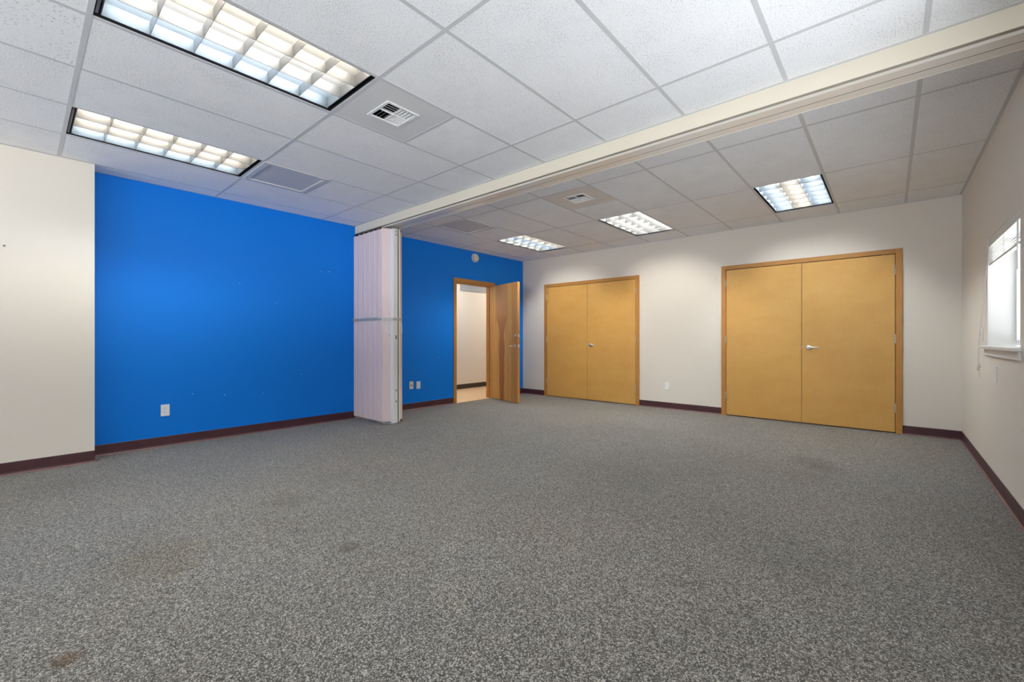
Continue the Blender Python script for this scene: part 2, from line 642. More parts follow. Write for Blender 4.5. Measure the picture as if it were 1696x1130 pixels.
# ------------------------------------------------------------------ ceiling
HOLES = []          # rectangles taken by fixtures and vent panels (x0,x1,y0,y1)
XL = [GX0 + G * i for i in range(10)]
LIGHTS = [
    # ix, y far line, label, tube set, in view
    (4, -5.394, 'long recessed fluorescent light at the top left edge, nearest the camera', 'near'),
    (1, -5.394, 'recessed fluorescent light close to the blue wall above the cream wall corner', 'left'),
    (7, -0.527, 'recessed fluorescent light with blue and peach bands above the right closet doors', 'cwc'),
    (4, -0.527, 'recessed light with even warm white cells, middle of the far three', 'www'),
    (1, -0.527, 'smallest-looking recessed light, in the far corner beyond the beam by the blue wall', 'wcw'),
    (7, -5.394, 'recessed fluorescent light above and behind the camera', 'www'),  # unseen fixture assumed in this row, added to light the room
]
VENT = [(4, -4.785, 'supply'), (4, -2.355, 'supply'), (1, -4.785, 'return'), (1, -2.355, 'return')]
for ix, y1, *_ in LIGHTS:
    HOLES.append((XL[ix], XL[ix + 1], y1 - 2 * G, y1))
for ix, y1, *_ in VENT:
    HOLES.append((XL[ix], XL[ix + 1], y1 - G, y1))


def is_hole(x0, x1, y0, y1):
    cx_, cy_ = (x0 + x1) / 2, (y0 + y1) / 2
    return any(h[0] < cx_ < h[1] and h[2] < cy_ < h[3] for h in HOLES)


bm = NB()
xcols = [0.0] + XL + [WX]
near_rows = [YB] + sorted(YL) + [BEAM0 + 0.01]
far_rows = [BEAM1 - 0.01] + sorted(YR) + [0.0]
ZT = ZC + 0.0012


def add_cells(rows):
    for a, b in zip(xcols, xcols[1:]):
        for c, d in zip(rows, rows[1:]):
            cuts = [c] + [h for h in (-4.785, -2.355) if c < h < d and abs(a - XL[4]) < .01 or c < h < d and abs(a - XL[1]) < .01] + [d]
            for e, f in zip(cuts, cuts[1:]):
                if is_hole(a, b, e, f):
                    continue
                box(bm, a + 0.004, b - 0.004, e + 0.004, f - 0.004, ZT, ZT + 0.016, mi=1 if (f < -6.5 and a > 2.0) else 0)


add_cells(near_rows)
add_cells(far_rows)
box(bm, -T, WX + 0.19, YB - 0.2, 0.2, 2.95, 3.0)  # unseen lid above the tiles, added to block outside light
ceil_o = struct(obj('ceiling', bm, [M['tile'], M['tile_old']]))

bm = NB()
TW = 0.012


def tee_y(x, y0, y1, w=TW):
    box(bm, x - w, x + w, y0, y1, ZC, ZC + 0.0038)


def tee_x(y, x0, x1, w=TW):
    box(bm, x0, x1, y - w, y + w, ZC - 0.0003, ZC + 0.0035)


for x in XL:
    tee_y(x, YB, BEAM0)
    tee_y(x, BEAM1, 0)
for y in YL:
    tee_x(y, 0, WX)
for y in YR:
    tee_x(y, 0, WX)
for ix, y1, k in VENT:
    tee_x(y1, XL[ix], XL[ix + 1])
# wall angle
AW = 0.020
box(bm, 0, AW, BY, BEAM0, ZC - 0.001, ZC + 0.003)
box(bm, BX, BX + AW, YB, BY, ZC - 0.001, ZC + 0.003)
box(bm, 0, AW, BEAM1, 0, ZC - 0.001, ZC + 0.003)
box(bm, WX - AW, WX, YB, BEAM0, ZC - 0.001, ZC + 0.003)
box(bm, WX - AW, WX, BEAM1, 0, ZC - 0.001, ZC + 0.003)
box(bm, 0, WX, -AW, 0, ZC - 0.001, ZC + 0.003)
box(bm, 0, WX, BEAM0 - AW, BEAM0, ZC - 0.001, ZC + 0.003)
obj('ceiling_grid', bm, M['grid'], ceil_o)
bm = NB()
for (x, y) in ((XL[7] - .016, BEAM0 - .02), (XL[7] + .016, BEAM0 - .016), (XL[5] - .015, -4.16)):
    cyl(bm, (x, y, ZC - 0.0015), (x, y, ZC + 0.001), 0.003, 8)
obj('grid_rivet', bm, M['slot_grey'], ceil_o)

# ------------------------------------------------------------------ beam with the partition track
beam = sroot('trim_1', 'cream boxed beam crossing the ceiling with the sliding partition track in its underside', 'beam')
bm = NB()
ZB = 2.578
box(bm, 0.0, WX, BEAM0, BEAM0 + 0.006, ZB, 2.80)
box(bm, 0.0, WX, BEAM1 - 0.018, BEAM1, ZB, 2.80)
obj('beam_fascia', bm, M['fascia'], beam)
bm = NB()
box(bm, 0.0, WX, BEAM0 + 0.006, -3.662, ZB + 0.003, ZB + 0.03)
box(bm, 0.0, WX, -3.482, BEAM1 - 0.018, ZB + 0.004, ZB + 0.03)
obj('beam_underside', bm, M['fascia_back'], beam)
bm = NB()
ZTK = 2.566
box(bm, 0.0, WX, -3.664, -3.575, ZTK, ZTK + 0.05)
box(bm, 0.0, WX, -3.567, -3.482, ZTK, ZTK + 0.05)
for x in (1.9, 3.2, 4.35):
    box(bm, x, x + 0.0015, -3.664, -3.482, ZTK - 0.0006, ZTK + 0.001)
trk = obj('partition_track', bm, M['track'], beam)
bm = NB()
box(bm, 0.0, WX, -3.668, -3.661, ZTK - 0.002, ZTK + 0.02, 0.001)
box(bm, 0.0, WX, -3.487, -3.480, ZTK - 0.002, ZTK + 0.02, 0.001)
obj('track_lip', bm, M['track_lip'], trk)
bm = NB()
box(bm, 0.0, WX, -3.5755, -3.5665, ZTK + 0.001, ZTK + 0.048)
obj('track_slot', bm, M['black'], trk)  # flush black strip stands in for the shade inside the slot


# ------------------------------------------------------------------ baseboards
def cove_seg(bm_, bt, p0, p1, nrm, h=0.103):
    """vinyl cove base from p0 to p1 (xy), nrm = into room"""
    p0, p1, nrm = Vector(p0), Vector(p1), Vector(nrm)
    prof = [(0.0, 0.0), (0.006, 0.010), (0.0035, 0.022), (0.003, h - 0.003), (0.001, h), (0.0, h)]
    A = [bm_.verts.new((*(p0 + nrm * a), z)) for a, z in prof]
    B = [bm_.verts.new((*(p1 + nrm * a), z)) for a, z in prof]
    for i in range(len(prof)):
        j = (i + 1) % len(prof)
        bm_.faces.new((A[i], A[j], B[j], B[i]))
    bm_.faces.new(A)
    bm_.faces.new(list(reversed(B)))
    prof = [(0.0, 0.0), (0.013, 0.0), (0.013, 0.003), (0.006, 0.010), (0.0, 0.010)]
    A = [bt.verts.new((*(p0 + nrm * a), z)) for a, z in prof]
    B = [bt.verts.new((*(p1 + nrm * a), z)) for a, z in prof]
    for i in range(len(prof)):
        j = (i + 1) % len(prof)
        bt.faces.new((A[i], A[j], B[j], B[i]))
    bt.faces.new(A)
    bt.faces.new(list(reversed(B)))


def baseboard(name, segs, m=None, mt=None):
    a, b = NB(), NB()
    for p0, p1, n_ in segs:
        cove_seg(a, b, p0, p1, n_)
    o = struct(obj(name, a, m or M['cove']))
    obj('base_toe', b, mt or M['cove_toe'], o)
    return o


baseboard('baseboard_left', [((0, BY), (0, DY0 - 0.059), (1, 0)), ((0, DY1 + 0.059), (0, 0), (1, 0))])
baseboard('baseboard_alcove', [((BX, YB), (BX, BY + 0.003), (1, 0)), ((0, BY), (BX + 0.003, BY), (0, 1))])
baseboard('baseboard_back', [((0, 0), (CL[0][0], 0), (0, -1)), ((CL[0][1], 0), (CL[1][0], 0), (0, -1)), ((CL[1][1], 0), (WX, 0), (0, -1))])
baseboard('baseboard_right', [((WX, 0), (WX, YB), (-1, 0))])
baseboard('baseboard_front', [((0, YB), (WX, YB), (0, 1))])


# ------------------------------------------------------------------ hinges and lever handles
def hinge(parent, x, y, z, name='hinge'):
    b = NB()
    for k in range(5):
        cyl(b, (x, y, z - 0.05 + 0.02 * k + 0.0008), (x, y, z - 0.05 + 0.02 * (k + 1) - 0.0008), 0.0075, 12)
    cyl(b, (x, y, z + 0.05), (x, y, z + 0.055), 0.005, 10)
    cyl(b, (x, y, z - 0.055), (x, y, z - 0.05), 0.005, 10)
    return obj(name, b, M['steel_dull'], parent)


def lever(parent, x, y, z, dirx, ln=0.115):
    """lever handle on a face whose outward normal is -y"""
    b = NB()
    cyl(b, (x, y, z), (x, y - 0.010, z), 0.0325, 28, 0.030)
    cyl(b, (x, y - 0.010, z), (x, y - 0.014, z), 0.030, 28, 0.022)
    rose = obj('handle_rose', b, M['steel'], parent)
    b = NB()
    cyl(b, (x, y - 0.012, z), (x, y - 0.052, z), 0.0115, 16)
    pts = [(x - dirx * 0.006, y - 0.050, z), (x + dirx * 0.02, y - 0.052, z + 0.001), (x + dirx * 0.05, y - 0.053, z),
           (x + dirx * 0.085, y - 0.052, z - 0.003), (x + dirx * ln, y - 0.045, z - 0.008)]
    rr = [0.0125, 0.012, 0.010, 0.009, 0.007]
    rings = []
    for (px, py, pz), r in zip(pts, rr):
        rings.append([b.verts.new((px, py + math.cos(t) * r * 0.7, pz + math.sin(t) * r))
                      for t in [2 * math.pi * q / 12 for q in range(12)]])
    for u, v in zip(rings, rings[1:]):
        for q in range(12):
            f = b.faces.new((u[q], u[(q + 1) % 12], v[(q + 1) % 12], v[q]))
            f.smooth = True
    b.faces.new(rings[0])
    b.faces.new(list(reversed(rings[-1])))
    return obj('lever', b, M['steel'], rose)


# ------------------------------------------------------------------ closets (double doors)
def closet(name, label, a, b, split, hx, ln):
    r = sroot(name, label, 'closet doors', ((a + b) / 2, 0, 0))
    ox = (a + b) / 2
    a_, b_, s_ = a - ox, b - ox, split - ox
    cw = 0.060
    g = NB()
    box(g, a_, a_ + cw, -0.016, 0.12, 0, CZ, 0.002)
    obj('door_jamb', g, M['oak'], r)
    g = NB()
    box(g, b_ - cw, b_, -0.016, 0.12, 0, CZ, 0.002)
    obj('door_jamb', g, M['oak'], r)
    g = NB()
    box(g, a_ + cw, b_ - cw, -0.016, 0.12, CZ - 0.056, CZ, 0.002)
    obj('head_casing', g, M['oak_h'], r)
    g = NB()
    box(g, a_ + cw, b_ - cw, 0.034, 0.05, 0.0, CZ - 0.056)
    obj('closet_back', g, M['black'], r)  # black sheet behind the leaves paints the shade in the door gaps
    zt = CZ - 0.056 - 0.007
    for (x0, x1, side) in ((a_ + cw + 0.005, s_ - 0.0025, -1), (s_ + 0.0025, b_ - cw - 0.005, 1)):
        g = NB()
        box(g, x0, x1, -0.010, 0.030, 0.014, zt, 0.0015)
        lf = obj('door_leaf', g, M['maple'], r)
        hx_ = x0 - 0.002 if side < 0 else x1 + 0.002
        for z in (1.915, 1.108, 0.294):
            hinge(lf, hx_, -0.016, z)
        if side > 0:
            lever(lf, hx - ox, -0.010, 1.0, 1, ln)
            g = NB()
            box(g, s_ - 0.0015, s_ + 0.004, -0.0115, -0.008, 0.975, 1.025)
            obj('latch_plate', g, M['steel_dull'], lf)
    return r


closet('door_2', 'left of the two maple double closet doors, nearer the blue wall corner', 0.549, 2.492, 1.508, 1.582, 0.10)
closet('door_3', 'right and larger-looking maple double closet doors beside the window wall corner', 3.753, 5.700, 4.727, 4.803, 0.115)

# ------------------------------------------------------------------ open birch door to the hallway
d1 = sroot('door_1', 'open birch door with a dark heartwood figure, standing ajar in its oak frame in the blue wall', 'door', (0, DY1, 0))
cw = 0.059
g = NB()
box(g, 0.0, 0.014, DY0 - cw - DY1, DY0 - DY1, 0, DZ + cw, 0.002)
obj('casing', g, M['oak'], d1)
g = NB()
box(g, 0.0, 0.014, 0.0, cw, 0, DZ + cw, 0.002)
obj('casing', g, M['oak'], d1)
g = NB()
box(g, 0.0, 0.0145, DY0 - DY1, 0, DZ, DZ + cw, 0.002)
obj('head_casing', g, M['oak_h'], d1)
g = NB()
y0 = DY0 - DY1
box(g, -T - 0.012, 0.002, y0 - 0.002, y0 + 0.016, 0, DZ)
box(g, -T - 0.012, 0.002, -0.016, 0.002, 0, DZ)
box(g, -T - 0.012, 0.002, y0, 0.0, DZ - 0.016, DZ + 0.002)
box(g, -0.085, -0.050, y0 + 0.016, y0 + 0.028, 0, DZ - 0.016)
box(g, -0.085, -0.050, -0.028, -0.016, 0, DZ - 0.016)
box(g, -0.085, -0.050, y0 + 0.016, -0.016, DZ - 0.028, DZ - 0.016)
box(g, -T - 0.026, -T, y0 - cw, y0, 0, DZ + cw)
box(g, -T - 0.026, -T, 0, cw, 0, DZ + cw)
box(g, -T - 0.026, -T, y0 - cw, cw, DZ, DZ + cw)
obj('door_jamb', g, M['oak'], d1)
# leaf: local x across the door from the hinge, local -y = face towards the camera
TH = math.radians(76.0)
DWD = 0.885
g = NB()
box(g, 0.004, DWD, -0.045, 0.0, 0.012, DZ - 0.019, 0.0012)
leaf = obj('door_leaf', g, M['birch'], d1)
leaf.location = (0.004, -0.016, 0)
leaf.rotation_euler = (0, 0, TH - math.pi / 2)
for z in (1.915, 1.108, 0.294):
    hinge(leaf, 0.0, 0.004, z)
lever(leaf, DWD - 0.070, -0.045, 0.985, -1, 0.115)
g = NB()
cyl(g, (DWD - 0.062, -0.045, 1.165), (DWD - 0.062, -0.056, 1.165), 0.022, 24, 0.019)
cyl(g, (DWD - 0.062, -0.056, 1.165), (DWD - 0.062, -0.062, 1.165), 0.012, 16)
obj('deadbolt', g, M['steel'], leaf)
g = NB()
box(g, DWD - 0.001, DWD + 0.0015, -0.036, -0.009, 0.955, 1.015)
box(g, DWD, DWD + 0.010, -0.028, -0.016, 0.978, 0.992, 0.002)
obj('latch_plate', g, M['steel'], leaf)
g = NB()
box(g, DWD - 0.001, DWD + 0.0015, -0.036, -0.009, 1.138, 1.192)
obj('deadbolt_plate', g, M['steel'], leaf)
g = NB()
cyl(g, (DWD - 0.070, 0.0, 0.985), (DWD - 0.070, 0.012, 0.985), 0.032, 24)
cyl(g, (DWD - 0.070, 0.012, 0.985), (DWD - 0.070, 0.052, 0.985), 0.011, 12)
tube(g, [(DWD - 0.070, 0.05, 0.985), (DWD - 0.11, 0.052, 0.985), (DWD - 0.185, 0.046, 0.978)], 0.009, 10)
obj('far_lever', g, M['steel'], leaf)

# ------------------------------------------------------------------ hallway beyond the door
HX = -1.498
bm = NB()
box(bm, HX, -0.0005, -4.2, 2.6, -0.12, -0.002)
struct(obj('floor_hallway', bm, M['planks']), 'pale plank floor of the hallway', 'floor')
bm = NB()
box(bm, HX - 0.1, HX, -4.2, 2.6, -0.1, 2.9)
box(bm, HX, -T, -4.3, -4.2, -0.1, 2.9)
box(bm, HX, -T, 2.6, 2.7, -0.1, 2.9)
box(bm, -T, 0.0, 0.2, 2.7, -0.1, 2.9)
wh = struct(obj('wall_hallway', bm, M['hall_paint']))
bm = NB()
box(bm, HX, HX + 0.012, -0.350, 1.6, 2.182, 2.50)
hp = obj('upper_panel', bm, M['hall_grey'], wh)
hp['label'] = 'grey band high on the hallway wall'
baseboard('baseboard_hallway', [((HX, -4.2), (HX, 2.6), (1, 0))], M['cove_hall'], M['cove_hall'])
bm = NB()
box(bm, HX - 0.1, -T, -4.3, 2.7, 2.684, 2.76)
struct(obj('ceiling_hallway', bm, M['tile']))
for k_, y in enumerate((-2.6, -0.9, 1.0)):  # unseen fixtures added to light the hallway
    hl = thing('ceiling_light', 'recessed hallway ceiling light beyond the open door', 'light', ((HX - T) / 2, y, 2.684), 0, 'hallway ceiling lights')
    g = NB()
    box(g, -0.3, 0.3, -0.16, 0.16, -0.012, 0.0, 0.003)
    obj('light_frame', g, M['white'], hl)
    g = NB()
    box(g, -0.28, 0.28, -0.14, 0.14, -0.016, -0.010)
    obj('diffuser', g, emis('hall_diffuser', (1.0, 0.93, 0.80), 26.0), hl)

# ------------------------------------------------------------------ fluorescent fixtures
TUBESETS = {'near': ('cool', 'neut', 'warm'), 'left': ('cool', 'warm', 'warm'), 'cwc': ('cool', 'warm', 'cool'),
            'www': ('neut', 'neut', 'neut'), 'wcw': ('neut', 'cool', 'warm')}
HL, HWd = 1.2192 / 2 - 0.013, 0.6096 / 2 - 0.013      # half opening
GAP_Y, GAP_X = 0.026, 0.016                           # dark gaps between housing and louver
HD = 0.125
_cache = {}


def cached(key, fn):
    if key not in _cache:
        b = NB()
        fn(b)
        bmesh.ops.recalc_face_normals(b, faces=b.faces)
        me = bpy.data.meshes.new(key)
        b.to_mesh(me)
        b.free()
        _cache[key] = me
    return _cache[key]


def part(name, me, mat, parent, loc=(0, 0, 0)):
    o = bpy.data.objects.new(name, me)
    C.objects.link(o)
    if not me.materials:
        me.materials.append(mat)
    o.material_slots[0].link = 'OBJECT'
    o.material_slots[0].material = mat
    o.parent = parent
    o.location = loc
    return o


IX, IY = HWd - GAP_X, HL - GAP_Y
CWD = 2 * IX / 3


def f_housing(b):
    t = 0.003
    for sx in (-1, 1):
        x = sx * HWd
        box(b, min(x, x + sx * t), max(x, x + sx * t), -HL, HL, 0.004, HD)
    for sy in (-1, 1):
        y = sy * HL
        box(b, -HWd, HWd, min(y, y + sy * t), max(y, y + sy * t), 0.004, HD)
    box(b, -HWd, HWd, -HL, HL, HD, HD + t)


def f_louver(b):
    h = 0.070
    t = 0.0016
    z0 = 0.010
    for sx in (-1, 1):
        box(b, sx * IX - t, sx * IX + t, -IY, IY, z0, z0 + h)
    for k in (1, 2):
        x = -IX + CWD * k
        box(b, x - t, x + t, -IY, IY, z0, z0 + h)
    for sy in (-1, 1):
        box(b, -IX, IX, sy * IY - 0.0025, sy * IY + 0.0025, z0, z0 + h)
    for k in range(1, 6):
        y = -IY + 2 * IY * k / 6
        prism(b, [(y - 0.0009, z0), (y + 0.0009, z0), (y + 0.0020, z0 + 0.064), (y - 0.0020, z0 + 0.064)], 'x', -IX, IX)


def f_reflector(b):
    """trough above one lamp, open below"""
    n_ = 10
    zb, zt = 0.080, 0.120
    hw = CWD / 2 - 0.0018
    prof = []
    for i in range(n_ + 1):
        t = -1 + 2 * i / n_
        prof.append((hw * t, zb + (zt - zb) * (1 - abs(t) ** 2.6)))
    A = [b.verts.new((x, -IY, z)) for x, z in prof]
    B = [b.verts.new((x, IY, z)) for x, z in prof]
    for i in range(n_):
        f = b.faces.new((A[i], A[i + 1], B[i + 1], B[i]))
        f.smooth = True
    b.faces.new(A)
    b.faces.new(list(reversed(B)))


def f_tube(b):
    cyl(b, (0, -IY + 0.02, 0), (0, IY - 0.02, 0), 0.0127, 12)


def f_cap(b):
    cyl(b, (0, -0.010, 0), (0, 0.010, 0), 0.0140, 12)
    box(b, -0.010, 0.010, -0.004, 0.004, 0.010, 0.024)


def f_clip(b):
    box(b, -HWd + 0.02, HWd - 0.05, -HL + 0.005, -HL + 0.017, 0.010, 0.016)


for ix, y1, lab, ts in LIGHTS:
    cx_, cy_ = XL[ix] + G / 2, y1 - G
    L = thing('ceiling_light', lab, 'light', (cx_, cy_, ZC), 0, 'recessed fluorescent ceiling lights')
    part('housing', cached('light_housing', f_housing), M['housing'], L)
    part('louver', cached('light_louver', f_louver), M['blade'], L)
    part('spring_clip', cached('light_clip', f_clip), M['housing_grey'], L)
    for k in range(3):
        xo = -IX + CWD * (k + 0.5)
        part('reflector', cached('light_reflector', f_reflector), M['reflector'], L, (xo, 0, 0))
        tb = part('lamp_tube', cached('light_tube', f_tube), M['tube_' + TUBESETS[ts][k] + ('_far' if y1 > -2 else '')], L, (xo, 0, 0.099))
        for s_ in (-1, 1):
            part('end_cap', cached('light_cap', f_cap), M['white'], tb, (0, s_ * (IY - 0.014), 0))

# ------------------------------------------------------------------ vents
def supply_vent(ix, y1, lab, pm):
    cx_, cy_ = XL[ix] + G / 2, y1 - G / 2
    v = thing('supply_vent', lab, 'vent', (cx_, cy_, ZC), 0, 'square supply air vents')
    h = G / 2 - 0.010
    r = 0.125
    g = NB()
    box(g, -h, -r, -h, h, 0.0012, 0.012)
    box(g, r, h, -h, h, 0.0012, 0.012)
    box(g, -r, r, -h, -r, 0.0012, 0.012)
    box(g, -r, r, r, h, 0.0012, 0.012)
    obj('vent_panel', g, pm, v)
    g = NB()
    w = 0.016
    for (a, b_, c, d) in ((-r - .004, r + .004, -r - .004, -r + w), (-r - .004, r + .004, r - w, r + .004), (-r - .004, -r + w, -r + w, r - w), (r - w, r + .004, -r + w, r - w)):
        box(g, a, b_, c, d, -0.004, 0.005, 0.001)
    rg = obj('register_frame', g, M['register'], v)
    # pinwheel of four groups of three deflector blades
    q = r - w
    for quad in range(4):
        g = NB()
        for k in range(4):
            t = (k + 0.5) / 4
            # blade in local quadrant space: runs along u (0..q), stacked along v
            v0 = q * t
            pts = [(v0 + 0.012, -0.001), (v0 + 0.0108, -0.001), (v0 - 0.008, 0.016), (v0 - 0.0068, 0.016)]
            vs = []
            for u in (0.003, q - 0.001):
                ring = []
                for (vv, zz) in pts:
                    X, Y = u, vv
                    for _ in range(quad + 2):
                        X, Y = -Y, X
                    ring.append(g.verts.new((X, Y, zz)))
                vs.append(ring)
            for i in range(4):
                g.faces.new((vs[0][i], vs[0][(i + 1) % 4], vs[1][(i + 1) % 4], vs[1][i]))
            g.faces.new(vs[0])
            g.faces.new(list(reversed(vs[1])))
        obj('deflector_blades', g, M['register'], rg)
    g = NB()
    box(g, -q, q, -0.002, 0.002, -0.002, 0.014)
    box(g, -0.002, 0.002, -q, q, -0.002, 0.014)
    obj('register_divider', g, M['register'], rg)
    g = NB()
    box(g, -r, r, -r, r, 0.05, 0.053)
    for (a, b_, c, d) in ((-r, -r + .002, -r, r), (r - .002, r, -r, r), (-r, r, -r, -r + .002), (-r, r, r - .002, r)):
        box(g, a, b_, c, d, 0.012, 0.05)
    obj('duct_box', g, M['black'], v)


def return_vent(ix, y1, lab):
    cx_, cy_ = XL[ix] + G / 2, y1 - G / 2
    v = thing('return_grille', lab, 'vent', (cx_, cy_, ZC), 0, 'square return air grilles')
    h = G / 2 - 0.008
    mg = 0.045
    g = NB()
    for (a, b_, c, d) in ((-h, h, -h, -h + mg), (-h, h, h - mg, h), (-h, -h + mg, -h + mg, h - mg), (h - mg, h, -h + mg, h - mg)):
        box(g, a, b_, c, d, -0.006, 0.012, 0.0015)
    obj('grille_frame', g, M['grid'], v)
    g = NB()
    box(g, -h + mg, h - mg, -h + mg, h - mg, 0.002, 0.006)
    obj('perforated_panel', g, M['perf'], v)
    for (x, y) in ((-h + 0.02, h - 0.02), (h - 0.022, h - 0.1), (-h + 0.1, h - 0.02), (-h + 0.02, -h + 0.02)):
        g = NB()
        cyl(g, (x, y, -0.0085), (x, y, -0.005), 0.006, 12, 0.007)
        obj('screw', g, M['white'], v)


supply_vent(4, -4.785, 'square air vent with four-way deflectors beside the nearest ceiling light', M['panel'])
supply_vent(4, -2.355, 'square air vent in an aged beige panel beyond the ceiling beam', M['panel_warm'])
return_vent(1, -4.785, 'perforated return air grille next to the ceiling light by the blue wall')
return_vent(1, -2.355, 'perforated return air grille beyond the beam, above the folded partition')


# ------------------------------------------------------------------ wall plates
def wall_plate(name, lab, cat, loc, rotz, kind, group=None):
    """local frame: plate in the xz plane, facing local -y"""
    p = thing(name, lab, cat, loc, rotz, group)
    g = NB()
    box(g, -0.0365, 0.0365, -0.006, 0.0, -0.059, 0.059, 0.0025)
    obj('cover_plate', g, M['ivory'] if kind in ('jack',) else M['white'], p)
    if kind == 'duplex':
        for s in (-1, 1):
            g = NB()
            z = s * 0.0195
            prof = [(0.0165 * math.cos(t), z + max(-0.0135, min(0.0135, 0.0165 * math.sin(t)))) for t in [2 * math.pi * i / 24 for i in range(24)]]
            prism(g, prof, 'y', -0.0078, -0.005)
            rc = obj('receptacle', g, M['white'], p)
            g = NB()
            box(g, -0.0072, -0.0050, -0.0082, -0.0070, z - 0.001, z + 0.008)
            box(g, 0.0050, 0.0070, -0.0082, -0.0070, z - 0.000, z + 0.007)
            cyl(g, (0, -0.0070, z - 0.007), (0, -0.0082, z - 0.007), 0.0026, 10)
            obj('socket_slots', g, M['slot_grey'], rc)
        g = NB()
        cyl(g, (0, -0.005, 0), (0, -0.0075, 0), 0.0032, 12)
        obj('screw', g, M['steel'], p)
    elif kind == 'jack':
        g = NB()
        box(g, -0.010, 0.014, -0.0085, -0.005, -0.011, 0.008, 0.001)
        obj('jack_socket', g, M['slot'], p)
        for s in (-1, 1):
            g = NB()
            cyl(g, (0, -0.005, s * 0.042), (0, -0.0075, s * 0.042), 0.003, 12)
            obj('screw', g, M['steel'], p)
    elif kind == 'switch':
        g = NB()
        box(g, -0.0055, 0.0055, -0.008, -0.005, -0.013, 0.013)
        prism(g, [(-0.007, 0.0045), (-0.020, 0.010), (-0.019, 0.014), (-0.007, -0.003)], 'x', -0.004, 0.004)
        obj('toggle', g, M['white'], p)
        for s in (-1, 1):
            g = NB()
            cyl(g, (0, -0.005, s * 0.030), (0, -0.0075, s * 0.030), 0.003, 12)
            obj('screw', g, M['steel'], p)
    return p


RL, RR = math.pi / 2, -math.pi / 2      # facing +x from the left wall, facing -x from the right wall
wall_plate('power_outlet', 'white duplex outlet low on the big blue wall near the cream corner', 'outlet', (0, -5.836, 0.372), RL, 'duplex', 'duplex outlets')
wall_plate('power_outlet', 'white duplex outlet on the blue wall between partition and doorway, right of the jack', 'outlet', (0, -2.622, 0.376), RL, 'duplex', 'duplex outlets')
wall_plate('wall_jack', 'ivory plate with a dark jack on the blue wall beside the folded partition', 'wall jack', (0, -2.757, 0.384), RL, 'jack')
wall_plate('power_outlet', 'white duplex outlet on the cream wall between the two closets', 'outlet', (2.950, 0, 0.364), 0, 'duplex', 'duplex outlets')
wall_plate('power_outlet', 'outlet plate on the right wall under the window sill', 'outlet', (WX, -2.025, 0.845), RR, 'duplex', 'duplex outlets')
wall_plate('light_switch', 'white toggle switch plate on the right wall just left of the window', 'switch', (WX, -1.400, 1.145), RR, 'switch')

# smoke detector
sd = thing('smoke_detector', 'round cream smoke detector high on the blue wall above the open door', 'smoke detector', (0, -1.372, 2.566), RL)
g = NB()
cyl(g, (0, 0, 0), (0, -0.014, 0), 0.078, 40)
obj('mounting_base', g, M['white'], sd)
g = NB()
cyl(g, (0, -0.014, 0), (0, -0.042, 0), 0.070, 40, 0.066)
cyl(g, (0, -0.042, 0), (0, -0.052, 0), 0.066, 40, 0.050)
cap = obj('sensor_cap', g, M['detector'], sd)
g = NB()
cyl(g, (0.0, -0.052, 0.012), (0.0, -0.0545, 0.012), 0.008, 16)
obj('test_button', g, M['slot_grey'], cap)

# small metal stud on the cream wall at the left edge
st = thing('wall_bolt', 'small dark metal bolt head in the cream wall at the left edge of the photo', 'bolt', (BX, -6.920, 1.865), RL)
g = NB()
cyl(g, (0, 0, 0), (0, -0.004, 0), 0.0095, 20, 0.008)
obj('washer', g, M['steel_dull'], st)
g = NB()
cyl(g, (0, -0.004, 0), (0, -0.009, 0), 0.005, 6)
obj('bolt_head', g, M['slot'], st)

# ------------------------------------------------------------------ folded accordion partition
ap = thing('folding_partition', 'folded mauve accordion partition standing at the blue wall under the beam', 'folding partition', (0, -3.571, 0))
PT = 2.540
PB = 0.040


def pleats(b, sgn, y_in, y_out, x0, xt, xb, n_, cham):
    """zig-zag curtain on one side, extruded up with a slight flare at the foot"""
    prof = []
    for i in range(n_):
        prof.append(((i + 0.0) / n_, y_out if False else 0.0))
        prof.append(((i + 0.12) / n_, 1.0))
        prof.append(((i + 0.80) / n_, 1.0))
    prof.append((1.0, 0.0))
    zs = [PB, 0.25, 0.7, 1.3, PT]
    rows = []
    for z in zs:
        f = 1 - (z - PB) / (PT - PB)
        xe = xt + (xb - xt) * f ** 1.5
        row = []
        for (u, o_) in prof:
            y = y_in + (y_out - y_in) * o_
            jit = math.sin(u * 37) * 0.0025
            row.append((x0 + (xe - x0) * u, sgn * (y + jit), z))
        row.append((cham[0], sgn * cham[1], z))
        rows.append([b.verts.new(p) for p in row])
    for a_, c_ in zip(rows, rows[1:]):
        for i in range(len(a_) - 1):
            b.faces.new((a_[i], a_[i + 1], c_[i + 1], c_[i]))


g = NB()
pleats(g, -1, 0.155, 0.160, 0.0, 0.700, 0.722, 17, (0.757, 0.060))
front = obj('pleated_curtain', g, M['vinyl'], ap)
g = NB()
pleats(g, 1, 0.155, 0.160, 0.0, 0.690, 0.705, 17, (0.757, 0.045))
obj('pleated_curtain', g, M['vinyl'], ap)
for c_ in ap.children:
    m_ = c_.modifiers.new('thickness', 'SOLIDIFY')
    m_.thickness = 0.003
g = NB()
for i in range(17):
    x = 0.02 + i * 0.041
    box(g, x, x + 0.024, -0.154, -0.148, 0.004, 0.042)
    box(g, x, x + 0.030, 0.146, 0.152, 0.004, 0.042)
prism(g, [(0.700, -0.150), (0.757, -0.062), (0.753, -0.060), (0.696, -0.148)], 'z', 0.004, 0.042)
obj('bottom_sweep', g, M['slot_grey'], ap)
g = NB()
for i in range(17):
    x = 0.012 + i * 0.041
    box(g, x, x + 0.026, -0.162, -0.150, PT - 0.01, PT + 0.010)
    box(g, x, x + 0.026, 0.144, 0.150, PT - 0.01, PT + 0.014)
box(g, 0.01, 0.70, -0.14, 0.14, PT - 0.03, PT - 0.02)
obj('top_sweep', g, M['black'], ap)
g = NB()
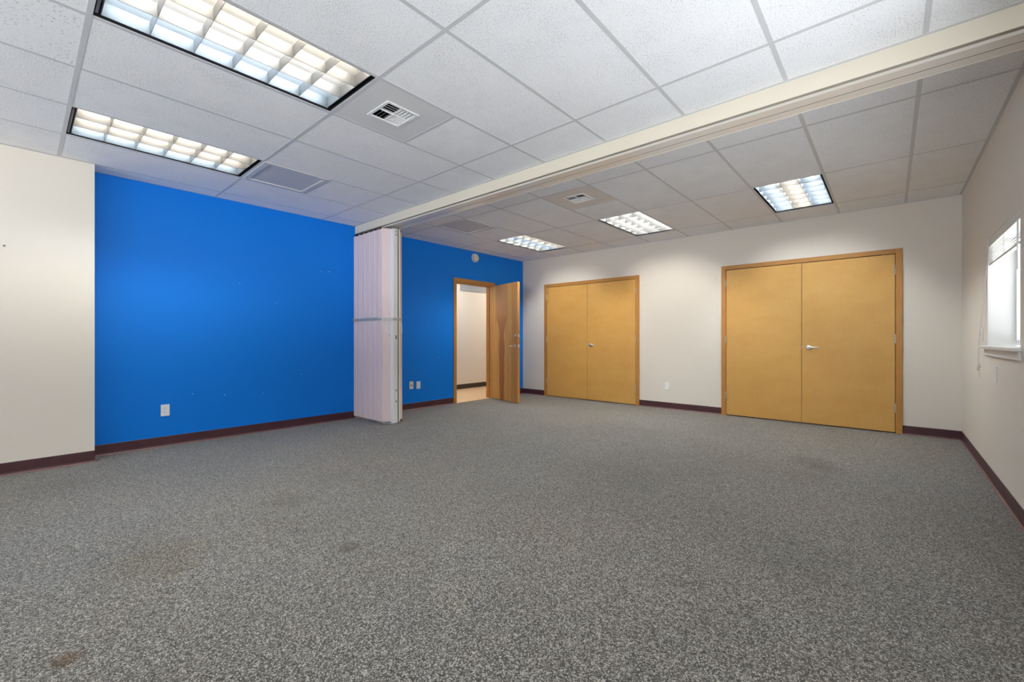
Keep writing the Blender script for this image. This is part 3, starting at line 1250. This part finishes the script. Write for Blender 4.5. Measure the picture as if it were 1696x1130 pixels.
box(g, 0.750, 0.806, -0.060, 0.014, 0.020, PT, 0.003)
lp = obj('lead_post', g, M['alu'], ap)
g = NB()
box(g, 0.806, 0.810, -0.050, 0.000, 0.035, PT - 0.01)
obj('post_face', g, M['post_cream'], lp)
g = NB()
box(g, 0.780, 0.8045, 0.014, 0.026, 0.03, PT)
obj('post_gap', g, M['black'], lp)
g = NB()
box(g, 0.760, 0.806, 0.026, 0.048, 0.030, PT, 0.003)
obj('rear_post', g, M['post_cream'], ap)
g = NB()
for z in (2.50, 2.46, 0.44, 0.30):
    box(g, 0.810, 0.812, -0.020, -0.008, z - 0.012, z + 0.012)
box(g, 0.810, 0.8125, -0.022, -0.008, 1.105, 1.155)
obj('latch_slots', g, M['slot'], lp)
g = NB()
box(g, 0.735, 0.80, -0.058, 0.012, 0.002, 0.020, 0.003)
box(g, 0.70, 0.76, -0.09, -0.06, 0.002, 0.016, 0.003)
obj('foot_plate', g, M['strap'], ap)
# latch bar
g = NB()
box(g, 0.000, 0.640, -0.174, -0.168, 1.352, 1.388, 0.0015)
lb = obj('latch_bar', g, M['strap'], ap)
g = NB()
for x in (0.055, 0.610, 0.655):
    cyl(g, (x, -0.174, 1.370), (x, -0.181, 1.370), 0.012, 16, 0.009)
obj('rivet', g, M['steel'], lb)
g = NB()
prism(g, [(0.630, -0.172), (0.706, -0.168), (0.815, -0.066), (0.815, -0.060), (0.704, -0.162), (0.630, -0.166)], 'z', 1.350, 1.380)
box(g, 0.811, 0.816, -0.066, 0.055, 1.350, 1.380)
obj('end_bracket', g, M['strap'], lb)
g = NB()
tube(g, [(0.757, -0.060, 1.335), (0.735, -0.100, 1.328), (0.730, -0.108, 1.31), (0.730, -0.108, 1.22), (0.735, -0.104, 1.195), (0.757, -0.062, 1.150)], 0.0085, 10)
obj('pull_handle', g, M['white'], lp)
g = NB()
tube(g, [(0.79, 0.048, 1.325), (0.80, 0.075, 1.31), (0.80, 0.078, 1.19), (0.79, 0.048, 1.17)], 0.006, 10)
obj('rear_pull_handle', g, M['steel'], ap)

# ------------------------------------------------------------------ windows
def window(idx, y0, y1, z0, z1, lab):
    w = sroot('window_%d' % idx, lab, 'window', (WX, (y0 + y1) / 2, z0))
    oy = (y0 + y1) / 2
    a, b_, h = y0 - oy, y1 - oy, z1 - z0
    d = 0.148
    g = NB()
    fw = 0.040
    box(g, d, d + 0.04, a, b_, 0, fw, 0.002)
    box(g, d, d + 0.04, a, b_, h - fw, h, 0.002)
    box(g, d, d + 0.04, a, a + fw, fw, h - fw, 0.002)
    box(g, d, d + 0.04, b_ - fw, b_, fw, h - fw, 0.002)
    box(g, d + 0.004, d + 0.036, -0.02, 0.02, fw, h - fw, 0.002)
    obj('window_frame', g, M['vinyl_white'], w)
    for (p, q) in ((a + fw, -0.02), (0.02, b_ - fw)):
        g = NB()
        box(g, d + 0.018, d + 0.0185, p, q, fw, h - fw)
        obj('pane', g, M['screened'] if idx == 1 else M['tinted_side'], w)
    g = NB()
    t = 0.006
    box(g, 0.001, d, b_ - t, b_ - 0.0002, 0, h)
    box(g, 0.001, d, a + 0.0002, a + t, 0, h)
    box(g, 0.001, d, a, b_, h - t, h - 0.0002)
    obj('reveal', g, M['white_wood'], w)
    g = NB()
    box(g, -0.045, d, a - 0.001, b_ + 0.001, -0.022, 0.0, 0.003)
    box(g, -0.045, 0.0, b_, b_ + 0.070, -0.022, 0.0, 0.003)
    box(g, -0.045, 0.0, a - 0.045, a, -0.022, 0.0, 0.003)
    obj('sill', g, M['white_wood'], w)
    g = NB()
    box(g, -0.016, 0.0, a - 0.032, b_ + 0.030, -0.078, -0.022, 0.003)
    obj('apron', g, M['white_wood'], w)
    return w


window(1, *WIN[0], 'small white window with a raised blind on the right wall')
window(2, *WIN[1], 'second window along the right wall, just out of view')
window(3, *WIN[2], 'third window along the right wall, beside the camera')
window(4, *WIN[3], 'fourth window along the right wall, behind the camera')  # unseen window added for light on the near ceiling

for i, (a, b_, z0, z1) in enumerate(RW):  # unseen rear windows, added to bring in more daylight
    w = sroot('window_%d' % (i + 5), 'wide window in the wall behind the camera', 'window', ((a + b_) / 2, YB, z0))
    hw, h = (b_ - a) / 2, z1 - z0
    g = NB()
    box(g, -hw, hw, -0.12, -0.07, 0, 0.04)
    box(g, -hw, hw, -0.12, -0.07, h - 0.04, h)
    box(g, -hw, -hw + 0.04, -0.12, -0.07, 0.04, h - 0.04)
    box(g, hw - 0.04, hw, -0.12, -0.07, 0.04, h - 0.04)
    obj('window_frame', g, M['vinyl_white'], w)
    g = NB()
    box(g, -hw + 0.04, hw - 0.04, -0.098, -0.094, 0.04, h - 0.04)
    obj('pane', g, M['tinted'], w)

# blind raised to the top of window_1
by0, by1 = WIN[0][0] + 0.010, WIN[0][1] - 0.012
bl = thing('window_blind', 'raised cream mini blind hanging in the top of the window', 'blind', (WX, (by0 + by1) / 2, WIN[0][3] - 0.007))
hw = (by1 - by0) / 2
g = NB()
box(g, 0.008, 0.034, -hw, hw, -0.030, 0.0, 0.001)
box(g, 0.002, 0.006, -hw, hw, -0.056, 0.0, 0.001)
obj('headrail', g, M['blind'], bl)
for k in range(7):
    g = NB()
    z = -0.066 - 0.0190 * k
    prism(g, [(0.010, z - 0.009), (0.020, z + 0.0012), (0.031, z + 0.008), (0.031, z + 0.0088), (0.020, z + 0.0022), (0.010, z - 0.0082)], 'y', -hw, hw)
    obj('slat', g, M['slat'], bl)
g = NB()
box(g, 0.008, 0.034, -hw, hw, -0.204, -0.190, 0.002)
obj('bottom_rail', g, M['blind'], bl)
for y in (-hw * 0.78, 0.0, hw * 0.80):
    g = NB()
    cyl(g, (0.010, y, -0.20), (0.010, y, -0.05), 0.0012, 6)
    obj('ladder_cord', g, M['blind'], bl)
g = NB()
cyl(g, (0.003, -hw + 0.085, -0.36), (0.003, -hw + 0.085, -0.055), 0.0045, 8)
obj('tilt_wand', g, M['vinyl_white'], bl)
g = NB()
oy, oz = bl.location.y, bl.location.z
tube(g, [(0.0, by1 - oy - 0.03, -0.05), (-0.020, by1 - oy + 0.012, -0.45), (-0.048, by1 - oy + 0.035, 1.056 - oz), (-0.050, by1 - oy + 0.038, 0.885 - oz)], 0.0009, 6)
tube(g, [(0.0, by1 - oy - 0.04, -0.05), (-0.020, by1 - oy - 0.012, -0.45), (-0.048, by1 - oy - 0.035, 1.056 - oz), (-0.050, by1 - oy - 0.038, 0.905 - oz), (-0.050, by1 - oy - 0.050, 0.80 - oz)], 0.0009, 6)
cd = obj('pull_cord', g, M['cord'], bl)
for sy_, zt_ in ((0.038, 0.892), (-0.038, 0.918)):
    g = NB()
    cyl(g, (-0.050, by1 - oy + sy_, zt_ - oz), (-0.050, by1 - oy + sy_, zt_ - 0.04 - oz), 0.0035, 10, 0.008)
    obj('cord_tassel', g, M['blind'], cd)
